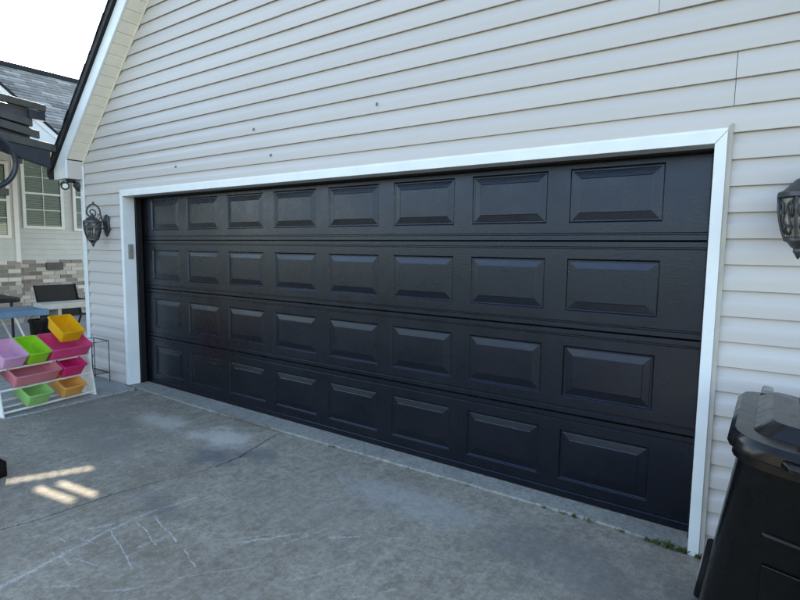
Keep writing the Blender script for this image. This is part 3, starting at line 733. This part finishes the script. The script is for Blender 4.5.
# ------------------------------------------------------------------ house wing
hs = tag(empty('house', (-8.5, 1, 0)), 'house wing with grey siding over mottled brick and shingle roof', 'house')
HO = -hs.location
def hp_(o, parent=None):
    o.parent = parent or hs
    if parent is None: o.location = HO
    return o
WX, BXX, BYC = -9.0, -8.5, .98
BZ = 1.135
mw = hp_(MB().box((WX-.25, BYC-.05, -.1), (WX, 7, BZ)).build('skirt_wall', MORTAR))
bw = hp_(MB().box((BXX-.7, -4.5, -.1), (BXX, BYC, BZ)).build('skirt_wall', MORTAR))
b0 = None
def bricks(parent, xf, ya, yb, objs=True):
    global b0
    row = 0; z = .0; stuff = MB()
    while z+.065 < BZ+.005:
        y = ya-(.108 if row % 2 else 0)
        while y < yb-.03:
            y0 = max(y, ya); y1 = min(y+.206, yb-.002)
            if y1-y0 > .03:
                pr_ = random.uniform(.006, .013)
                if objs:
                    if abs(y1-y0-.206) < 1e-6 and b0 is not None: o = share(b0, 'brick', (xf+pr_-.012, y0, z), parent, (0, 0, random.uniform(-.01, .01)))
                    else:
                        o = MB().box((-.03, 0, 0), (.012, y1-y0, .066)).build('brick', BRICK, parent); o.location = (xf+pr_-.012, y0, z)
                        if abs(y1-y0-.206) < 1e-6: b0 = o
                else: stuff.box((xf-.03, y0, z), (xf+pr_, y1, z+.066))
            y += .216
        z += .0765; row += 1
    if not objs: tag(stuff.build('bricks', BRICK, parent), kind='stuff')
bricks(mw, WX, BYC, 3.0); bricks(mw, WX, 3.005, 6.8, False)
bricks(bw, BXX, -.30, BYC); bricks(bw, BXX, -4.4, -.305, False)
hp_(MB().box((WX+.008, 1.59, .935), (WX+.03, 1.90, 1.085)).build('vent', DARKMETAL, bevel=.004))
# siding
hp_(MB().box((WX-.2, BYC, BZ+.001), (WX-.012, 7, 3.5)).build('wall_sheathing', HSIDE)); hp_(MB().box((BXX-.7, -4.5, BZ+.001), (BXX-.012, BYC-.012, 3.2)).build('wall_sheathing', HSIDE))
def lap(xf, ya, yb, z0, z1, pitch=.105):
    z = z0
    while z < z1:
        mb = MB(); rows = [[(xf-.008, y, z) for y in (ya, yb)], [(xf+.008, y, z+.001) for y in (ya, yb)], [(xf-.006, y, z+pitch+.006) for y in (ya, yb)]]
        mb.loft(rows, cap=False, closed=False); hp_(mb.build('siding_board', HSIDE)); z += pitch
lap(WX, BYC, 7, BZ, 3.3); lap(BXX, -4.5, BYC-.05, BZ, 3.05)
hp_(MB().box((BXX-.05, BYC-.065, BZ-.02), (BXX+.018, BYC+.012, 3.1)).build('corner_board', GABLEW, bevel=.004))
hp_(MB().box((BXX-.60, BYC+.0005, BZ+.0), (BXX-.052, BYC+.008, 3.1)).build('side_board', HSIDE))
# windows
def window(xf, y0, y1, z0, z1, nv, nh, label=None):
    wn_ = hp_(MB().box((xf-.02, y0-.0, z0), (xf+.012, y1, z1)).build('window', DARKROOM))
    fw = .055
    f = MB(); f.box((xf+.005, y0-fw, z0-fw), (xf+.045, y0, z1+fw)); f.box((xf+.005, y1, z0-fw), (xf+.045, y1+fw, z1+fw)); f.box((xf+.005, y0, z0-fw), (xf+.046, y1, z0)); f.box((xf+.005, y0, z1), (xf+.046, y1, z1+fw)); f.build('frame', GABLEW, wn_, bevel=.003)
    bl = MB(); z = z0+.01
    while z < z1-.02:
        bl.prism([(xf+.015, y0+.01, z), (xf+.020, y0+.01, z+.028), (xf+.0205, y0+.01, z+.028), (xf+.0155, y0+.01, z)], (0, y1-y0-.02, 0)); z += .034
    bl.build('blind', BLIND, wn_)
    MB().box((xf+.028, y0, z0), (xf+.030, y1, z1)).build('pane', GLASS, wn_)
    for k in range(1, nv):
        y = y0+(y1-y0)*k/nv; MB().box((xf+.0305, y-.006, z0), (xf+.040, y+.006, z1)).build('muntin', GABLEW, wn_)
    for k in range(1, nh):
        z = z0+(z1-z0)*k/nh; hgt = .018 if k*2 == nh else .006; MB().box((xf+.0306, y0, z-hgt), (xf+.0405, y1, z+hgt)).build('muntin', GABLEW, wn_)
window(WX, 1.285, 1.90, 1.80, 3.05, 2, 4)
window(WX, 2.185, 2.85, 1.78, 3.05, 2, 4)
window(BXX, -.10, .80, 1.60, 2.85, 3, 4)
# main roof: eave at x=-8.1, ridge at x=-11
EX, EZ, RX, RZ = -8.62, 3.36, -11.5, 5.42
nrm = Vector((RZ-EZ, 0, EX-RX)).normalized()
dr = Vector((RX-EX, 0, RZ-EZ)); sl = dr.length; dr.normalize()
roof = hp_(MB().prism([(EX, -5, EZ), (RX, -5, RZ), (RX*2-EX, -5, EZ), (RX*2-EX, -5, EZ-.12), (RX, -5, RZ-.14), (EX, -5, EZ-.12)], (0, 14, 0)).build('roof', DARKROOF))
s0 = None; ex = .145; nr = int(sl/ex)
stf = MB()
for rrow in range(nr):
    base = Vector((EX, 0, EZ))+dr*(rrow*ex)
    y = .1+(.15 if rrow % 2 else 0)-6*.31
    while y < 9:
        near = .9 <= y < 4.2
        lift = random.uniform(.0, .006); wv = .300
        if near:
            if s0 is None:
                mb = MB(); p = [(0, 0, 0), (0, 0, .016), (0, 0, 0)]
                a = Vector((0, 0, 0)); c = dr*(ex+.02)
                mb.prism([a+nrm*.002, a+nrm*.036, c+nrm*.004, c+nrm*.001], (0, wv, 0)); s0 = mb.build('shingle', SHINGLE, roof); o = s0
            else: o = share(s0, 'shingle', (0, 0, 0), roof)
            o.location = base+Vector((0, y, 0))+nrm*lift-dr*random.uniform(0, .02)
        else:
            a = base+Vector((0, y, 0)); c = a+dr*(ex+.02); stf.prism([a+nrm*.002, a+nrm*.02, c+nrm*.004, c+nrm*.001], (0, wv, 0))
        y += .31
tag(stf.build('shingles', SHINGLE, roof), kind='stuff')
MB().prism([(RX+.16, -5.02, RZ-.06), (RX+.13, -5.02, RZ+.05), (RX, -5.02, RZ+.10), (RX-.13, -5.02, RZ+.05), (RX-.16, -5.02, RZ-.06)], (0, 14.04, 0)).build('ridge_cap', DARKROOF, roof)
hp_(MB().box((EX-.02, -5, EZ-.17), (EX+.02, 9, EZ-.012)).build('eave_fascia', GABLEW)); hp_(MB().box((WX-.1, -5, EZ-.16), (EX-.021, 9, EZ-.13)).build('eave_soffit', GABLEW))
# cross gable over the bay
pk, ey, ez_ = -.9, 1.80, 3.40; gs = .792; pz = ez_+gs*(ey-pk)
gx = -8.42
hp_(MB().prism([(gx, ey-.02, ez_-.02), (gx, pk, pz-.03), (gx, 2*pk-ey+.02, ez_-.02), (gx, 2*pk-ey+.02, ez_-.30), (gx, ey-.02, ez_-.30)], (-.1, 0, 0)).build('gable_face', GABLEW))
for s in (1, -1):
    my = (lambda y: y) if s == 1 else (lambda y: 2*pk-y)
    hp_(MB().prism([(gx+.03, my(ey), ez_), (gx+.03, my(pk), pz), (gx+.03, my(pk), pz+.06), (gx+.03, my(ey), ez_+.06)], (-2.4, 0, 0)).build('gable_roof', DARKROOF))
    hp_(MB().prism([(gx+.022, my(ey), ez_-.10), (gx+.022, my(pk), pz-.12), (gx+.022, my(pk), pz-.001), (gx+.022, my(ey), ez_-.001)], (-.02, 0, 0)).build('gable_rake_board', GABLEW))
hp_(MB().box((gx-.5, 2*pk-ey+.1, ez_-.33), (gx+.02, ey-.1, ez_-.301)).build('gable_soffit', GABLEW))

# ------------------------------------------------------------------ patio clutter
tb = tag(empty('folding_table', (-4.8, -1.1, -.02)), 'long blue folding table edge with white legs behind the toy rack', 'table')
MB().box((-.30, -.95, .59), (.30, .955, .665)).build('table_top', BLUE, tb, bevel=.008)
for y in (-.7, .60):
    MB().tube([(.25, y, .59), (.22, y+.22, .0)], .012, 8).build('leg', CREAM, tb); MB().tube([(-.25, y, .59), (-.25, y+.22, 0)], .012, 8).build('leg', CREAM, tb)
bn = tag(empty('white_bench', (-4.75, .45, -.02)), 'white painted bench board between the blue table and garage corner', 'bench')
MB().box((-.16, -.62, .645), (.16, .9, .715)).build('seat', PLANK, bn, bevel=.005)
for y in (-.45, .8):
    MB().box((-.14, y, 0), (.14, y+.04, .645)).build('leg', PLANK, bn, bevel=.004)
pt = tag(empty('black_bucket', (-4.62, -.19, -.02)), 'black tapered bucket under the end of the blue table', 'bucket')
MB().lathe([(.105, 0), (.135, .50), (.148, .505), (.148, .53), (.128, .53), (.10, .03)], n=18).build('tub', BLACKP, pt, smooth=True)
MB().tube([(0, .145*math.cos(q), .50+.10*math.sin(q)) for q in [math.pi*k/10 for k in range(11)]], .004, 5).build('handle', RACK, pt)
tp_ = tag(MB().box((-.9, -.9, 0), (.5, 1.0, .02)).build('grey_tarp', TARP, None), 'grey blue tarp spread over the patio under the blue table', 'tarp'); tp_.location = (-5.4, -.6, -.018)
# rumple the tarp
me = tp_.data; bm = bmesh.new(); 
bmesh.ops.create_grid(bm, x_segments=40, y_segments=40, size=.95)
for v in bm.verts: v.co.z = .035+.028*math.sin(v.co.x*13+math.sin(v.co.y*7)*1.5)*math.cos(v.co.y*9)+random.uniform(-.004, .004)
bm.to_mesh(me); bm.free()
for p in me.polygons: p.use_smooth = True
ch = tag(empty('patio_chair', (-6.2, .72, -.02), R(0)), 'black sling back patio chair in front of the brick skirt', 'chair')
for y in (-.30, .28):
    MB().tube([(.42, y, 0), (.40, y, .40), (-.05, y, .36), (-.24, y, .83)], .016, 8).build('side_frame', RACK, ch, smooth='all')
    MB().tube([(-.30, y, 0), (-.05, y, .36)], .016, 8).build('leg', RACK, ch)
    MB().tube([(.40, y, .40), (.36, y, .60), (-.13, y, .60)], .014, 8).build('arm', RACK, ch, smooth='all')
MB().prism([(.40, -.29, .40), (-.05, -.29, .36), (-.24, -.29, .83), (-.247, -.29, .827), (-.06, -.29, .35), (.40, -.29, .39)], (0, .56, 0)).build('sling', MESH, ch)
pt2 = tag(empty('patio_table', (-6.1, -.75, -.02)), 'dark patio table with thin rounded top near the brick bay', 'table')
b = MB(); b.loft([rrect(.9, 1.45, .1, .665), rrect(.92, 1.47, .11, .68), rrect(.92, 1.47, .11, .715), rrect(.9, 1.45, .1, .725)]).build('table_top', RACK, pt2, smooth=True)
for x in (-.38, .38):
    for y in (-.62, .62): MB().tube([(x, y, 0), (x, y, .67)], .018, 8).build('leg', RACK, pt2)

# ------------------------------------------------------------------ weeds and litter in the seam
b = MB()
def tuft(x, y, n, h):
    for _ in range(n):
        a = random.uniform(0, 6.28); l = random.uniform(.4, 1)*h; px, py = x+random.gauss(0, .012), y+random.gauss(0, .006)
        dx, dy = math.cos(a)*l*.7, math.sin(a)*l*.7; wx, wy = -math.sin(a)*.0022, math.cos(a)*.0022
        b.quad((px-wx, py-wy, ZD), (px+wx, py+wy, ZD), (px+dx*.5+wx, py+dy*.5+wy, ZD+l*.6), (px+dx*.5-wx, py+dy*.5-wy, ZD+l*.6))
        b.quad((px+dx*.5-wx, py+dy*.5-wy, ZD+l*.6), (px+dx*.5+wx, py+dy*.5+wy, ZD+l*.6), (px+dx, py+dy, ZD+l*.75))
for (x, n, h) in [(2.58, 60, .04), (2.52, 60, .045), (2.47, 40, .035), (2.42, 30, .03), (2.3, 16, .02), (2.12, 18, .025), (2.05, 26, .025), (1.98, 14, .02), (1.88, 10, .018), (1.4, 8, .012), (.95, 8, .014), (.3, 14, .018), (.26, 10, .016), (2.66, 30, .04), (2.7, 30, .04)]:
    tuft(x, seam_y(x)-.004, n, h)
tag(b.build('seam_weeds', LEAF), 'small green weeds growing in the concrete seam by the door', 'weeds', kind='stuff')
b = MB()
for _ in range(260):
    x = random.choice([random.gauss(-.75, .10), random.gauss(-.5, .12), random.gauss(-.95, .2)]); y = seam_y(x)+random.gauss(-.004, .010)
    a = random.uniform(0, 6.28); l = random.uniform(.006, .018); wv = l*.4
    z = ZD+random.uniform(.004, .016)
    b.quad((x, y, z), (x+l*math.cos(a), y+l*math.sin(a), z+random.uniform(0, .006)), (x+l*math.cos(a)-wv*math.sin(a), y+l*math.sin(a)+wv*math.cos(a), z+.004), (x-wv*math.sin(a), y+wv*math.cos(a), z+.002))
for _ in range(150):
    x = random.uniform(-2.3, 2.6); y = seam_y(x)+random.gauss(0, .006); l = random.uniform(.003, .008); a = random.uniform(0, 6)
    b.quad((x, y, ZD+.006), (x+l*math.cos(a), y+l*math.sin(a), ZD+.008), (x+l*math.cos(a)-l*.5*math.sin(a), y+l*math.sin(a)+l*.5*math.cos(a), ZD+.007))
tag(b.build('seam_litter', DEBRIS), 'dry leaf crumbs gathered in the seam below the door', 'leaf litter', kind='stuff')
b = MB()
for _ in range(420):
    x = random.uniform(-2.2, 2.7); y = random.uniform(-2.6, -.25); r = random.uniform(.0008, .0022)
    b.box((x-r, y-r*.8, ZD-.002), (x+r, y+r*.8, ZD+r*1.1))
tag(b.build('grit', LIP), 'scattered pale grit on the concrete driveway', 'grit', kind='stuff')

# ------------------------------------------------------------------ far tree line added behind the viewer for the door's reflections
b = MB(); rr = random.Random(3)
for t in range(34):
    a = R(180+t*180/33.); cx, cy = 1+46*math.cos(a)*rr.uniform(.9, 1.2), -2+46*math.sin(a)*rr.uniform(.9, 1.2); h = rr.uniform(2., 3.4)
    b.tube([(cx, cy, -.2), (cx, cy, h*.6)], [.25, .1], 6)
    for _ in range(260):
        u = Vector((rr.gauss(0, 1), rr.gauss(0, 1), rr.gauss(0, 1))).normalized()*rr.uniform(.55, 1)
        c = Vector((cx+u.x*3, cy+u.y*3, h*.58+u.z*h*.42)); e1 = Vector((rr.gauss(0, 1), rr.gauss(0, 1), rr.gauss(0, 1))).normalized(); e2 = e1.orthogonal().normalized(); s_ = rr.uniform(.3, .6)
        b.quad(c-e1*s_, c+e2*s_*.6, c+e1*s_, c-e2*s_*.6)
tag(b.build('reflection_trees', TLEAF), 'distant belt of trees added behind the viewer for the door reflection', 'trees', kind='stuff')
